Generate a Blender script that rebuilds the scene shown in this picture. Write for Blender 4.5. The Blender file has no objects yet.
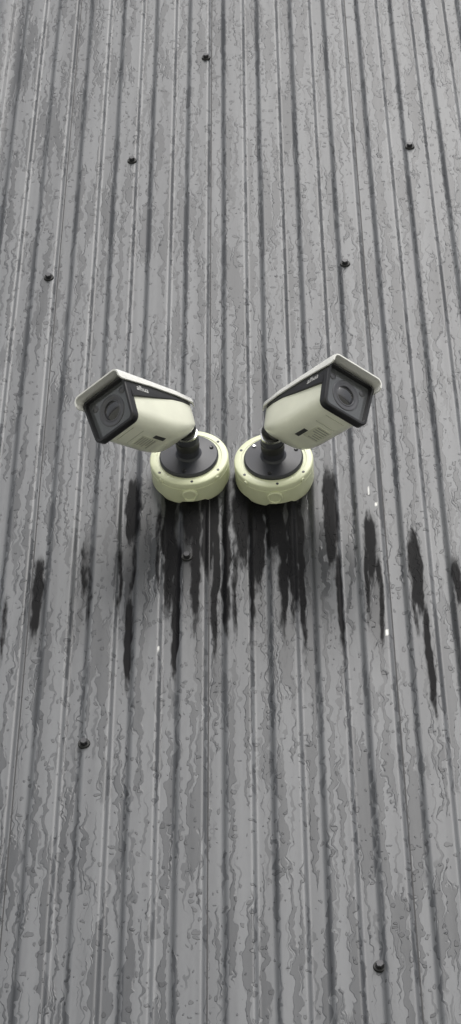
import bpy, bmesh, math, random
from mathutils import Vector, Matrix, noise
random.seed(4)
S=bpy.context.scene
S.view_settings.view_transform='Standard'
S.view_settings.look='None'
S.view_settings.exposure=0

# ---------------------------------------------------------------- helpers
def new_mat(name):
    m=bpy.data.materials.new(name); m.use_nodes=True
    return m, m.node_tree, m.node_tree.nodes['Principled BSDF']
class NT:
    def __init__(s,nt): s.nt=nt
    def set(s,sock,v):
        if isinstance(v,bpy.types.NodeSocket): s.nt.links.new(v,sock)
        else: sock.default_value=v
    def math(s,op,a,b=0.0,c=0.0,clamp=False):
        n=s.nt.nodes.new('ShaderNodeMath'); n.operation=op; n.use_clamp=clamp
        s.set(n.inputs[0],a); s.set(n.inputs[1],b); s.set(n.inputs[2],c)
        return n.outputs[0]
    def noise(s,vec,scale=1,detail=2,rough=.5,dist=0):
        n=s.nt.nodes.new('ShaderNodeTexNoise')
        s.set(n.inputs['Vector'],vec); n.inputs['Scale'].default_value=scale
        n.inputs['Detail'].default_value=detail; n.inputs['Roughness'].default_value=rough
        n.inputs['Distortion'].default_value=dist
        return n.outputs['Fac']
    def noise2(s,x,z,detail=2,rough=.5,dist=0):
        n=s.nt.nodes.new('ShaderNodeTexNoise'); n.noise_dimensions='2D'
        s.set(n.inputs['Vector'],s.comb(x,z,0)); n.inputs['Scale'].default_value=1
        n.inputs['Detail'].default_value=detail; n.inputs['Roughness'].default_value=rough
        n.inputs['Distortion'].default_value=dist
        return n.outputs['Fac']
    def comb(s,x,y,z):
        n=s.nt.nodes.new('ShaderNodeCombineXYZ'); s.set(n.inputs[0],x); s.set(n.inputs[1],y); s.set(n.inputs[2],z)
        return n.outputs[0]
    def smooth(s,v,a,b,lo=0.0,hi=1.0):
        n=s.nt.nodes.new('ShaderNodeMapRange'); n.interpolation_type='SMOOTHSTEP'
        s.set(n.inputs[0],v); s.set(n.inputs[1],a); s.set(n.inputs[2],b); s.set(n.inputs[3],lo); s.set(n.inputs[4],hi)
        return n.outputs[0]
    def mix(s,f,a,b):
        n=s.nt.nodes.new('ShaderNodeMix'); n.data_type='RGBA'
        s.set(n.inputs[0],f)
        for i,v in ((6,a),(7,b)):
            if isinstance(v,bpy.types.NodeSocket): s.nt.links.new(v,n.inputs[i])
            else: n.inputs[i].default_value=(*v,1) if len(v)==3 else v
        return n.outputs[2]
    def voro2(s,x,z):
        n=s.nt.nodes.new('ShaderNodeTexVoronoi'); n.voronoi_dimensions='2D'
        s.set(n.inputs['Vector'],s.comb(x,z,0)); n.inputs['Scale'].default_value=1
        return n
    def bump(s,h,strength,dist,normal=None):
        n=s.nt.nodes.new('ShaderNodeBump'); s.set(n.inputs['Height'],h)
        n.inputs['Strength'].default_value=strength; n.inputs['Distance'].default_value=dist
        if normal is not None: s.nt.links.new(normal,n.inputs['Normal'])
        return n.outputs[0]

def plain(name,col,rough=.5,metal=0,var=.08,scale=60,coat=0):
    m,nt,b=new_mat(name); N=NT(nt)
    tc=nt.nodes.new('ShaderNodeTexCoord')
    n=N.noise(tc.outputs['Object'],scale,3,.6)
    f=N.smooth(n,.3,.7)
    c=N.mix(f,[x*(1-var) for x in col],[min(1,x*(1+var)) for x in col])
    nt.links.new(c,b.inputs['Base Color'])
    r=N.math('MULTIPLY_ADD',n,.15,rough-.07); nt.links.new(r,b.inputs['Roughness'])
    b.inputs['Metallic'].default_value=metal
    b.inputs['Coat Weight'].default_value=coat
    return m

# ---------------------------------------------------------------- wall material
PITCH=.0654
def wall_material():
    m,nt,b=new_mat('wet_painted_steel'); N=NT(nt)
    tc=nt.nodes.new('ShaderNodeTexCoord')
    sep=nt.nodes.new('ShaderNodeSeparateXYZ'); nt.links.new(tc.outputs['Object'],sep.inputs[0])
    X,Y,Z=sep.outputs
    wob=N.noise2(N.math('MULTIPLY',X,50),N.math('MULTIPLY',Z,36),2,.55)
    Xw=N.math('MULTIPLY_ADD',N.math('SUBTRACT',wob,.5),.021,X)
    big=N.noise2(N.math('MULTIPLY',X,3.3),N.math('MULTIPLY',Z,2.3),1,.5)
    v=N.noise2(N.math('MULTIPLY',Xw,80),N.math('MULTIPLY',Z,3.8),2,.45)
    th=N.math('MULTIPLY_ADD',N.math('SUBTRACT',big,.5),-.16,.542)
    dv=N.math('SUBTRACT',v,th)
    run=N.smooth(dv,0,.03)
    edge=N.smooth(N.math('ABSOLUTE',N.math('SUBTRACT',dv,.012)),.003,.020,1,0)
    v2=N.noise2(N.math('MULTIPLY',Xw,135),N.math('MULTIPLY_ADD',Z,7,13.0),1,.5)
    tr=N.smooth(v2,.60,.66)
    vo=N.voro2(N.math('MULTIPLY',Xw,130),N.math('MULTIPLY',Z,80))
    sc=nt.nodes.new('ShaderNodeSeparateColor'); nt.links.new(vo.outputs['Color'],sc.inputs[0])
    rad=N.math('MULTIPLY',N.math('POWER',sc.outputs[0],5),.42)
    bead=N.smooth(N.math('SUBTRACT',vo.outputs['Distance'],rad),-.07,0,1,0)
    wet=N.math('MAXIMUM',N.math('MULTIPLY',run,.82),N.math('MULTIPLY',tr,.7))
    fine=N.noise2(N.math('MULTIPLY',X,160),N.math('MULTIPLY',Z,40),2,.6)
    long=N.noise2(N.math('MULTIPLY',X,40),N.math('MULTIPLY',Z,.9),2,.6)
    shade=N.smooth(N.math('ADD',N.math('MULTIPLY',fine,.2),N.math('MULTIPLY',long,.8)),.3,.7)
    base=N.mix(shade,(.110,.114,.123),(.148,.153,.163))
    wetc=N.mix(shade,(.048,.051,.057),(.072,.075,.082))
    col=N.mix(wet,base,wetc)
    col=N.mix(N.math('MULTIPLY',edge,.25),col,(.032,.033,.037))
    col=N.mix(N.math('MULTIPLY',bead,.55),col,(.034,.035,.040))
    at=nt.nodes.new('ShaderNodeAttribute'); at.attribute_name='stain'
    asp=nt.nodes.new('ShaderNodeSeparateColor'); nt.links.new(at.outputs['Color'],asp.inputs[0])
    st,film,spk=asp.outputs
    stf=N.smooth(N.math('ADD',st,N.math('MULTIPLY',N.math('SUBTRACT',fine,.5),.75)),.10,.70)
    flf=N.math('MULTIPLY',film,N.smooth(N.math('ADD',N.math('MULTIPLY',long,.7),N.math('MULTIPLY',v,.3)),.38,.56,.2,1))
    col=N.mix(flf,col,(.024,.025,.028))
    col=N.mix(stf,col,(.005,.005,.006))
    col=N.mix(spk,col,(.75,.75,.72))
    nt.links.new(col,b.inputs['Base Color'])
    wr=N.math('MULTIPLY_ADD',wet,-.12,.38); wr=N.math('MULTIPLY_ADD',stf,.2,wr); nt.links.new(wr,b.inputs['Roughness'])
    sp=N.math('MULTIPLY_ADD',wet,-.14,.44)
    nt.links.new(N.math('MULTIPLY',sp,N.math('MULTIPLY_ADD',stf,-.75,1)),b.inputs['Specular IOR Level'])
    h=N.math('ADD',N.math('MULTIPLY',run,.45),bead)
    nt.links.new(N.bump(h,.7,.0011),b.inputs['Normal'])
    return m

# ---------------------------------------------------------------- wall mesh
CREST0,V0,V1,CREST1=.0150,.0205,.0415,.047
DEPTH=.0052
def wall_y(x):
    p=x%PITCH
    if p<CREST0 or p>CREST1: return 0.0
    if p<V0: return DEPTH*(p-CREST0)/(V0-CREST0)
    if p<=V1: return DEPTH
    return DEPTH*(CREST1-p)/(CREST1-V1)
ST=[(-.425,3.775,3.59,.007,.9),(-.360,3.81,3.66,.005,.55),(-.350,3.76,3.60,.003,.5),(-.292,3.935,3.77,.009,1),(-.286,3.80,3.66,.003,.6),(-.291,3.69,3.49,.0045,.95),
    (-.305,3.80,3.62,.0025,.6),(-.236,3.95,3.60,.009,.95),(-.221,3.80,3.48,.0045,1),(-.207,3.95,3.76,.014,1),(-.193,3.95,3.55,.006,.9),
    (-.178,3.95,3.68,.009,1),(-.164,3.93,3.50,.0045,.9),(-.150,3.93,3.53,.005,.85),(-.124,3.95,3.70,.011,1),(-.112,3.90,3.55,.0035,.8),
    (-.100,3.95,3.65,.009,1),(-.082,3.95,3.72,.013,1),(-.066,3.95,3.54,.006,.9),(-.052,3.95,3.58,.009,.95),(-.038,3.90,3.50,.004,.8),
    (.005,3.93,3.69,.0095,1),(.015,3.78,3.50,.0035,.8),(.062,3.83,3.66,.0065,.95),(.054,3.78,3.58,.0025,.75),(.073,3.75,3.53,.003,.75),
    (.129,3.79,3.59,.0075,1),(.121,3.72,3.55,.0025,.6),(.137,3.64,3.40,.004,.9),(.183,3.73,3.62,.006,.8),(-.47,3.70,3.53,.004,.5),(.205,3.74,3.53,.005,.7),
    (-.137,3.80,3.55,.003,.6),(-.251,3.88,3.66,.003,.6)]
SP=[(.078,3.589,.0026,.0065),(-.246,3.579,.002,.005),(.076,3.846,.0022,.005),(.066,3.875,.0010,.010)]
def sstep(a,b,x):
    t=max(0,min(1,(x-a)/(b-a))); return t*t*(3-2*t)
def stain(x,z):
    best=0
    for i,(x0,z1,z0,w,s) in enumerate(ST):
        if z>z1+.03 or z<z0-.01 or abs(x-x0)>.035: continue
        t=(z1-z)/(z1-z0)
        xc=x0+.0045*noise.noise(Vector((z*18,i*7.3,0)))
        ww=w*(.85+.7*noise.noise(Vector((z*40,i*3.1,5))))
        env=sstep(-.12,.22,t)*(1-sstep(.45,1.0,t))**.7
        ww*=.25+.75*env
        d=x-xc; side=1 if i%2 else -1
        soft=(1.2*w if d*side>0 else .0018)
        f=1-sstep(ww*.5,ww*1.05+soft+.001,abs(d))
        f*=s*sstep(-.16,.25,t)*(1-sstep(.62,1.0,t)*.85)
        if f>best: best=f
    film=(1-sstep(.11,.24,abs(x+.14)))*sstep(3.38,3.80,z)*(1-sstep(3.90,3.96,z))*.8
    for (cx,w_) in ((-.203,.075),(-.0755,.075)):
        film=max(film,(1-sstep(.035,w_,abs(x-cx)))*sstep(3.50,3.85,z)*(1-sstep(3.93,3.97,z)))
    for (cx,za,zb_) in ((-.292,3.60,3.9),(-.425,3.62,3.75),(-.36,3.62,3.8),(.01,3.55,3.9),(.064,3.58,3.8),(.13,3.5,3.75),(.185,3.5,3.72)):
        film=max(film,.7*(1-sstep(.006,.022,abs(x-cx)))*sstep(za-.1,za+.05,z)*(1-sstep(zb_-.03,zb_+.04,z)))
    sp=0
    for (x0,z0,wx,wz) in SP:
        d=((x-x0)/wx)**2+((z-z0)/wz)**2
        sp=max(sp,1-sstep(.5,1.1,d))
    return best,film,sp
def build_wall():
    X0,X1,Z0,Z1=-4.2,4.2,0.0,7.0
    key=[]; k=math.floor(X0/PITCH); e=.0015
    while k*PITCH<X1:
        o=k*PITCH
        for p,y in ((CREST0-e,0),(CREST0+e*.6,.0006),(V0-e*.6,DEPTH-.0006),(V0+e,DEPTH),(V1-e,DEPTH),(V1+e*.6,DEPTH-.0006),(CREST1-e*.6,.0006),(CREST1+e,0)):
            key.append((o+p,y))
        k+=1
    prof=[]
    for (xa,ya),(xb,yb) in zip(key[:-1],key[1:]):
        prof.append((xa,ya))
        if -.56<xa<.30:
            n=int((xb-xa)/.0017)
            for i in range(1,n): t=i/n; prof.append((xa+(xb-xa)*t,ya+(yb-ya)*t))
    prof.append(key[-1])
    zs=[0,1,2,3,3.25]; z=3.27
    while z<3.985: zs.append(z); z+=.0035
    zs+=[4.0,5.0,6.0,Z1]
    n=len(prof); verts=[];cols=[]
    for z in zs:
        for x,y in prof:
            verts.append((x,y,z))
            if -.56<x<.30 and 3.26<z<3.98: cols.extend((*stain(x,z),1))
            else: cols.extend((0,0,0,1))
    faces=[(r*n+i,r*n+i+1,(r+1)*n+i+1,(r+1)*n+i) for r in range(len(zs)-1) for i in range(n-1)]
    me=bpy.data.meshes.new('metal_clad_wall'); me.from_pydata(verts,[],faces)
    me.polygons.foreach_set('use_smooth',[True]*len(faces))
    a=me.attributes.new('stain','FLOAT_COLOR','POINT'); a.data.foreach_set('color',cols)
    me.update()
    ob=bpy.data.objects.new('metal_clad_wall',me); S.collection.objects.link(ob)
    me.materials.append(wall_material())
    return ob
wall=build_wall()

def mesh_obj(name,bm,mat,parent=None,smooth=True,M=None):
    me=bpy.data.meshes.new(name); bm.normal_update(); bm.to_mesh(me); bm.free()
    for p in me.polygons: p.use_smooth=smooth
    if mat: me.materials.append(mat)
    o=bpy.data.objects.new(name,me); S.collection.objects.link(o)
    if parent: o.parent=parent
    if M is not None: o.matrix_local=M
    return o
def lathe(name,prof,mat,parent,M=None,seg=64):
    bm=bmesh.new(); rings=[]
    for r,h in prof:
        if r<1e-6: rings.append([bm.verts.new((0,0,h))])
        else: rings.append([bm.verts.new((r*math.cos(2*math.pi*i/seg),r*math.sin(2*math.pi*i/seg),h)) for i in range(seg)])
    for a,b in zip(rings[:-1],rings[1:]):
        for i in range(seg):
            j=(i+1)%seg
            if len(a)==1: bm.faces.new((a[0],b[i],b[j]))
            elif len(b)==1: bm.faces.new((a[i],a[j],b[0]))
            else: bm.faces.new((a[i],a[j],b[j],b[i]))
    bmesh.ops.recalc_face_normals(bm,faces=bm.faces)
    o=mesh_obj(name,bm,mat,parent,True,M)
    es=o.modifiers.new('es','EDGE_SPLIT'); es.split_angle=math.radians(35)
    return o

lap_mat=plain('sealant_joint',(.03,.03,.033),.6)
bm=bmesh.new()
for x0 in (-1.54,-.985,-.4085,-.1905,.0955,.68,1.2):
    k=math.floor(x0/PITCH); xx=k*PITCH+V0+.0004
    v=[bm.verts.new((xx,DEPTH-.0009,0)),bm.verts.new((xx+.0017,DEPTH-.0009,0)),bm.verts.new((xx+.0017,DEPTH-.0009,7)),bm.verts.new((xx,DEPTH-.0009,7))]
    bm.faces.new(v)
mesh_obj('sheet_lap',bm,lap_mat,wall,False)

# ---------------------------------------------------------------- screws
screw_mat=plain('dark_screw_coating',(.045,.045,.05),.35,.3)
washer_mat=plain('rubber_washer',(.02,.02,.02),.6)
def screw(x,z,par):
    y=wall_y(x)
    M=Matrix.Translation((x,y,z))@Matrix.Rotation(math.radians(90+random.uniform(-5,5)),4,'X')@Matrix.Rotation(random.random()*3,4,'Z')
    lathe('washer',[(0,.0028),(.0078,.0026),(.0086,.0008),(.0086,-.001)],washer_mat,par,M,24)
    lathe('hex_head',[(0,.0085),(.0046,.0085),(.0054,.0076),(.0054,.0028)],screw_mat,par,M,6)
scr=bpy.data.objects.new('cladding_screws',None); S.collection.objects.link(scr)
zr=[5.400,5.078,4.753,4.428,4.086,3.755,3.412,3.040,2.68]
known=[(.184,4.750),(.054,4.424),(-.076,4.086),(-.207,3.755),(-.344,3.412),(.039,3.044),(-.185,5.078),(-.318,4.756),(-.451,4.431)]
for x,z in known: screw(x,z,scr)
for k,z in enumerate(zr):
    for mth in range(-4,5):
        x=.184-(k-2)*.1312+mth*.5035
        if abs(x)>2: continue
        if any(abs(x-a)<.06 and abs(z-b)<.05 for a,b in known): continue
        if -.56<x<.25 and 3.0<z<5.25: continue
        screw(x,z,scr)

# ---------------------------------------------------------------- materials for CCTV
cream=plain('cream_plastic_bounce_tint',(.75,.78,.55),.42,0,.04,25,.15)  # cream, with the yellow-green bounce light from grass put into the colour
body_m=plain('cream_painted_metal_bounce_tint',(.87,.88,.74),.32,0,.03,30,.4)  # lower shell cream, paler dose of the same bounce tint in the colour
white=plain('white_painted_metal',(.88,.88,.85),.28,0,.03,30,.4)
black=plain('black_plastic',(.018,.018,.02),.3,0,.1,60)
dark=plain('dark_grey_base',(.036,.038,.047),.42,0,.1,60)
steel=plain('steel_ring',(.7,.7,.7),.22,1,.05,60)
glass=plain('front_glass',(.085,.09,.095),.08,0,.05,40,1)
lens_m=plain('lens_glass',(.02,.02,.025),.04,0,.05,40,1)
chrome=plain('lens_ring',(.12,.12,.13),.3,.4)
ink=plain('label_ink',(.26,.26,.23),.5)
inkd=plain('label_ink_dark',(.06,.06,.06),.5)
label_m=plain('label_paper',(.66,.67,.54),.5)
seam_m=plain('seam_shadow_gap',(.45,.46,.36),.6)
logo_m=plain('logo_print',(.7,.7,.7),.4)

def rsec(w0,w1,z0,z1,r0,r1,n=6):
    pts=[]
    def arc(cx,cz,r,a0,a1):
        for i in range(n+1):
            a=math.radians(a0+(a1-a0)*i/n); pts.append((cx+r*math.cos(a),cz+r*math.sin(a)))
    arc(w0-r0,z0+r0,r0,-90,0); arc(w1-r1,z1-r1,r1,0,90); arc(-w1+r1,z1-r1,r1,90,180); arc(-w0+r0,z0+r0,r0,180,270)
    return pts
def loft(name,secs,mat,parent,cap0=True,cap1=True,split=32):
    bm=bmesh.new(); rings=[]
    for y,pts in secs: rings.append([bm.verts.new((x,y,z)) for x,z in pts])
    n=len(rings[0])
    for a,b in zip(rings[:-1],rings[1:]):
        for i in range(n):
            j=(i+1)%n; bm.faces.new((a[i],a[j],b[j],b[i]))
    if cap0: bm.faces.new(rings[0])
    if cap1: bm.faces.new(rings[-1][::-1])
    bmesh.ops.recalc_face_normals(bm,faces=bm.faces)
    o=mesh_obj(name,bm,mat,parent,True)
    es=o.modifiers.new('es','EDGE_SPLIT'); es.split_angle=math.radians(split)
    return o
def box(name,c,d,mat,parent,bev=.0):
    bm=bmesh.new(); bmesh.ops.create_cube(bm,size=1)
    for v in bm.verts: v.co=Vector((v.co.x*d[0]+c[0],v.co.y*d[1]+c[1],v.co.z*d[2]+c[2]))
    if bev: bmesh.ops.bevel(bm,geom=list(bm.edges),offset=bev,segments=2,affect='EDGES')
    return mesh_obj(name,bm,mat,parent,False)

def cctv(base,alpha,beta,sgn,off,L):
    root=bpy.data.objects.new('security_camera',None); S.collection.objects.link(root)
    root.location=base
    Mo=Matrix.Rotation(math.radians(90),4,'X')
    R=.060;Dp=.036
    lathe('junction_box',[(R-.001,-.006),(R,0),(R,.0245),(R-.0010,.0251),(R-.0010,.0262),(R,.0268),(R,Dp-.0022),(R-.0008,Dp-.0008),(R-.0024,Dp),(.050,Dp),(.0492,Dp-.0008),(0,Dp-.0008)],cream,root,Mo,96)
    d=Vector((0,0,-1))
    M=Matrix.Translation(d*(R-.004)+Vector((0,-.014,0)))@d.to_track_quat('Z','Y').to_matrix().to_4x4()
    lathe('conduit_plug',[(.0118,0),(.0118,.0060),(.0108,.0072),(.0092,.0072),(.0086,.0056),(0,.0056)],cream,root,M,32)
    for ang in (-135,-45,90):
        a=math.radians(ang); d=Vector((math.cos(a),0,math.sin(a)))
        M=Matrix.Translation(d*(R-.002)+Vector((0,-.0305,0)))@d.to_track_quat('Z','Y').to_matrix().to_4x4()
        lathe('lid_catch',[(.0036,0),(.0036,.0034),(.0030,.0040),(0,.0040)],cream,root,M,16)
    for ang in (35,155,215,325,275):
        a=math.radians(ang); M=Matrix.Translation((.054*math.cos(a),-Dp+.0002,.054*math.sin(a)))@Mo
        lathe('lid_screw',[(.0022,0),(.0022,.0006),(0,.0005)],dark,root,M,12)
    lathe('mount_plate',[(.045,Dp-.001),(.045,Dp+.003),(.043,Dp+.0055),(.030,Dp+.0065),(.020,Dp+.008),(.0172,Dp+.011),(.0165,Dp+.034),(.0165,Dp+.040),(.0145,Dp+.045),(0,Dp+.045)],dark,root,Mo,64)
    for ang in (20,140,260):
        a=math.radians(ang); M=Matrix.Translation((.037*math.cos(a),-Dp-.0058,.037*math.sin(a)))@Mo
        lathe('mount_screw',[(.0030,-.002),(.0030,.0016),(.0022,.0022),(0,.0018)],steel if ang==140 else black,root,M,16)
    lathe('arm_collar',[(.0166,Dp+.022),(.0180,Dp+.023),(.0180,Dp+.035),(.0166,Dp+.036)],black,root,Mo,48)
    piv=Vector((0,-Dp-.056,0))
    bm=bmesh.new(); bmesh.ops.create_uvsphere(bm,u_segments=32,v_segments=16,radius=.0155)
    mesh_obj('ball_joint',bm,black,root,True,Matrix.Translation(piv))
    al,be=math.radians(alpha),math.radians(beta)
    hd=Vector((sgn*math.sin(al),-math.cos(al),0))
    F=(hd*math.cos(be)+Vector((0,0,-math.sin(be)))).normalized()
    U=(hd*math.sin(be)+Vector((0,0,math.cos(be)))).normalized()
    Rt=F.cross(U)
    rear=piv+U*off[1]+F*off[0]
    M=Matrix(((Rt.x,F.x,U.x,rear.x),(Rt.y,F.y,U.y,rear.y),(Rt.z,F.z,U.z,rear.z),(0,0,0,1)))
    hs=bpy.data.objects.new('housing',None); S.collection.objects.link(hs); hs.parent=root; hs.matrix_local=M
    z0,zt=-.042,.024
    secs=[]
    for y,k,kb in ((-.016,.66,.22),(-.0145,.74,.32),(-.008,.84,.46),(.002,.91,.62),(.015,.96,.79),(.030,.985,.92),(.045,1,.98),(.060,1.0,1.0),(L-.010,1.0,1.0)):
        secs.append((y,[(x*k,z*kb if z<0 else z*(k*.4+.6)) for x,z in rsec(.0380,.0405,z0,zt,.021,.003)]))
    loft('lower_shell',secs,body_m,hs)
    secs=[]
    for y,zb,w in ((-.013,.020,.031),(0,.018,.0385),(.04,.014,.0412),(.08,.006,.0418),(L-.020,-.003,.0422),(L-.0095,-.006,.0422)):
        secs.append((y,rsec(w,w,zb,.0290,.0015,.005)))
    loft('side_trim',secs,black,hs)
    def ring(name,y0,y1,o,i,mat,yin):
        bm=bmesh.new()
        a=[bm.verts.new((x,y0,z)) for x,z in o]; b=[bm.verts.new((x,y1-.0015,z)) for x,z in o]
        o2=[(x*.972,z*.972) for x,z in o]
        b2=[bm.verts.new((x,y1,z)) for x,z in o2]
        c=[bm.verts.new((x,y1,z)) for x,z in i]; d=[bm.verts.new((x,yin,z)) for x,z in i]
        n=len(o)
        for p,q in ((a,b),(b,b2),(b2,c),(c,d)):
            for k in range(n):
                j=(k+1)%n; bm.faces.new((p[k],p[j],q[j],q[k]))
        bmesh.ops.recalc_face_normals(bm,faces=bm.faces)
        ob=mesh_obj(name,bm,mat,hs,True); es=ob.modifiers.new('es','EDGE_SPLIT'); es.split_angle=math.radians(35)
        return ob
    outer=rsec(.0395,.0428,-.0436,.0295,.011,.007); inner=rsec(.0350,.0380,-.0390,.0258,.007,.004)
    ring('front_bezel',L-.012,L,outer,inner,black,L-.010)
    loft('front_window',[(L-.0110,rsec(.0353,.0383,-.0393,.0261,.007,.004)),(L-.0080,rsec(.0352,.0382,-.0392,.0260,.007,.004))],glass,hs)
    Ml=Matrix.Translation((0,L-.0080,-.006))@Matrix.Rotation(math.radians(-90),4,'X')
    lathe('lens_surround',[(.0235,-.001),(.0235,.0006),(.0222,.0010),(.0205,.0006),(.0172,.0003),(.0165,.0010),(.0150,.0010),(.0145,.0002)],chrome,hs,Ml,48)
    lathe('lens',[(.0146,.0001),(.012,.0012),(.008,.0022),(.004,.0027),(0,.0029)],lens_m,hs,Ml,48)
    for sx in (-1,1):
        Mi=Matrix.Translation((sx*.027,L-.0080,.013))@Matrix.Rotation(math.radians(-90),4,'X')
        lathe('infrared_led',[(.0050,-.001),(.0050,.0006),(.0040,.0009),(0,.0014)],chrome,hs,Mi,24)
    def hood_sec(w,zl,zt_,r,t):
        o=[];n=8
        def arc(cx,cz,rr,a0,a1,l):
            for i in range(n+1):
                a=math.radians(a0+(a1-a0)*i/n); l.append((cx+rr*math.cos(a),cz+rr*math.sin(a)))
        o.append((w,zl)); arc(w-r,zt_-r,r,0,90,o); arc(-w+r,zt_-r,r,90,180,o); o.append((-w,zl))
        i_=[]; i_.append((-w+t,zl)); arc(-w+r,zt_-r,r-t,180,90,i_); arc(w-r,zt_-r,r-t,90,0,i_); i_.append((w-t,zl))
        return o+i_
    hsec=[]
    for y,w,zl,zz in ((-.018,.034,.0215,.0320),(-.008,.0405,.0220,.0350),(.03,.0435,.0225,.0362),(.09,.0445,.0225,.0370),(L+.001,.0455,.0190,.0376),(L+.009,.0455,.0195,.0376),(L+.013,.0450,.0230,.0368)):
        hsec.append((y,hood_sec(w,zl,zz,.0098 if y>-.01 else .009,.0022)))
    loft('sun_hood',hsec,white,hs,split=40)
    zb=z0-.0003
    box('rating_label',(-.006*sgn,.078,zb),(.026,.034,.0006),label_m,hs)
    for r in range(6):
        w=.021*(.6+.4*random.random())
        box('label_print',(-.006*sgn-(.021-w)/2,.065+r*.0053,zb-.0004),(w,.0014,.0004),ink,hs)
    box('label_code',(.012*sgn,.064,zb),(.007,.022,.0006),inkd,hs)
    for yy in (.104,.126):
        box('cover_seam',(0,yy,zb+.0001),(.034,.0008,.0006),seam_m,hs)
    cu=bpy.data.curves.new('logo','FONT'); cu.body='alhua'; cu.size=.0125; cu.extrude=.0001; cu.align_x='CENTER'; cu.align_y='CENTER'; cu.shear=.2
    lo=bpy.data.objects.new('logo',cu); S.collection.objects.link(lo); lo.parent=hs; cu.materials.append(logo_m)
    for side in (-1,1):
        if side==1: o=lo
        else:
            o=lo.copy(); S.collection.objects.link(o)
        tx=Vector((0,side,0)); ty=Vector((0,0,1)); tn=tx.cross(ty)
        o.matrix_local=Matrix(((tx.x,ty.x,tn.x,side*.0424),(tx.y,ty.y,tn.y,L-.036),(tx.z,ty.z,tn.z,.0125),(0,0,0,1)))
    a=piv; b=rear+F*.010-U*.004
    dv=(b-a); lathe('joint_neck',[(.0120,0),(.0130,.004),(.0130,dv.length)],black,root,Matrix.Translation(a)@dv.to_track_quat('Z','Y').to_matrix().to_4x4(),32)
    lathe('joint_ring',[(.0145,.002),(.0170,.0025),(.0170,.006),(.0145,.0065)],steel,root,Matrix.Translation(a)@Matrix.Rotation(math.radians(90),4,'X')@Matrix.Translation((0,0,-.012)),32)
    return root
cctv(Vector((-.203,0,3.931)),40.0,24,-1,(.028,-.002),.148)
cctv(Vector((-.0745,0,3.917)),42,16.5,1,(.036,-.009),.150)

# ---------------------------------------------------------------- ground
m,nt,b=new_mat('wet_concrete_and_grass'); N=NT(nt)
tc=nt.nodes.new('ShaderNodeTexCoord')
n1=N.noise(tc.outputs['Object'],.35,3,.6); n2=N.noise(tc.outputs['Object'],9,3,.7)
g=N.mix(n2,(.18,.21,.08),(.30,.32,.14)); c=N.mix(n2,(.36,.36,.31),(.50,.50,.44))
nt.links.new(N.mix(N.smooth(n1,.34,.44),g,c),b.inputs['Base Color']); b.inputs['Roughness'].default_value=.8
nt.links.new(N.bump(n2,.6,.03),b.inputs['Normal'])
bm=bmesh.new(); q=600
bm.faces.new([bm.verts.new(p) for p in ((-q,-q,0),(q,-q,0),(q,q,0),(-q,q,0))])
mesh_obj('ground',bm,m,None,False)

# ---------------------------------------------------------------- light
W=bpy.data.worlds.new('World'); S.world=W; W.use_nodes=True
wn=W.node_tree; bg=wn.nodes['Background']
sky=wn.nodes.new('ShaderNodeTexSky'); sky.sky_type='NISHITA'; sky.sun_disc=False
EL,AZ=46,18
sky.sun_elevation=math.radians(EL); sky.sun_rotation=math.radians(180-AZ)
sky.air_density=1; sky.dust_density=4
hsv=wn.nodes.new('ShaderNodeHueSaturation'); hsv.inputs['Saturation'].default_value=.18
wn.links.new(sky.outputs[0],hsv.inputs['Color']); wn.links.new(hsv.outputs[0],bg.inputs['Color'])
bg.inputs['Strength'].default_value=.15
sl=bpy.data.lights.new('sun','SUN'); sl.energy=1.3; sl.angle=math.radians(40); sl.color=(1,.97,.93)
so=bpy.data.objects.new('sun',sl); S.collection.objects.link(so)
el,az=math.radians(EL),math.radians(AZ)
dirv=Vector((math.sin(az)*math.cos(el),-math.cos(az)*math.cos(el),math.sin(el)))
so.rotation_euler=dirv.to_track_quat('Z','Y').to_euler()

# ---------------------------------------------------------------- camera
cd=bpy.data.cameras.new('camera'); co=bpy.data.objects.new('camera',cd); S.collection.objects.link(co)
co.location=(0,-2.24,1.6); co.rotation_euler=(2.35619,.00354,.06707)
cd.sensor_fit='VERTICAL'; cd.sensor_height=36; cd.lens=36*2112/1024
cd.clip_start=.05; cd.clip_end=2000
S.camera=co
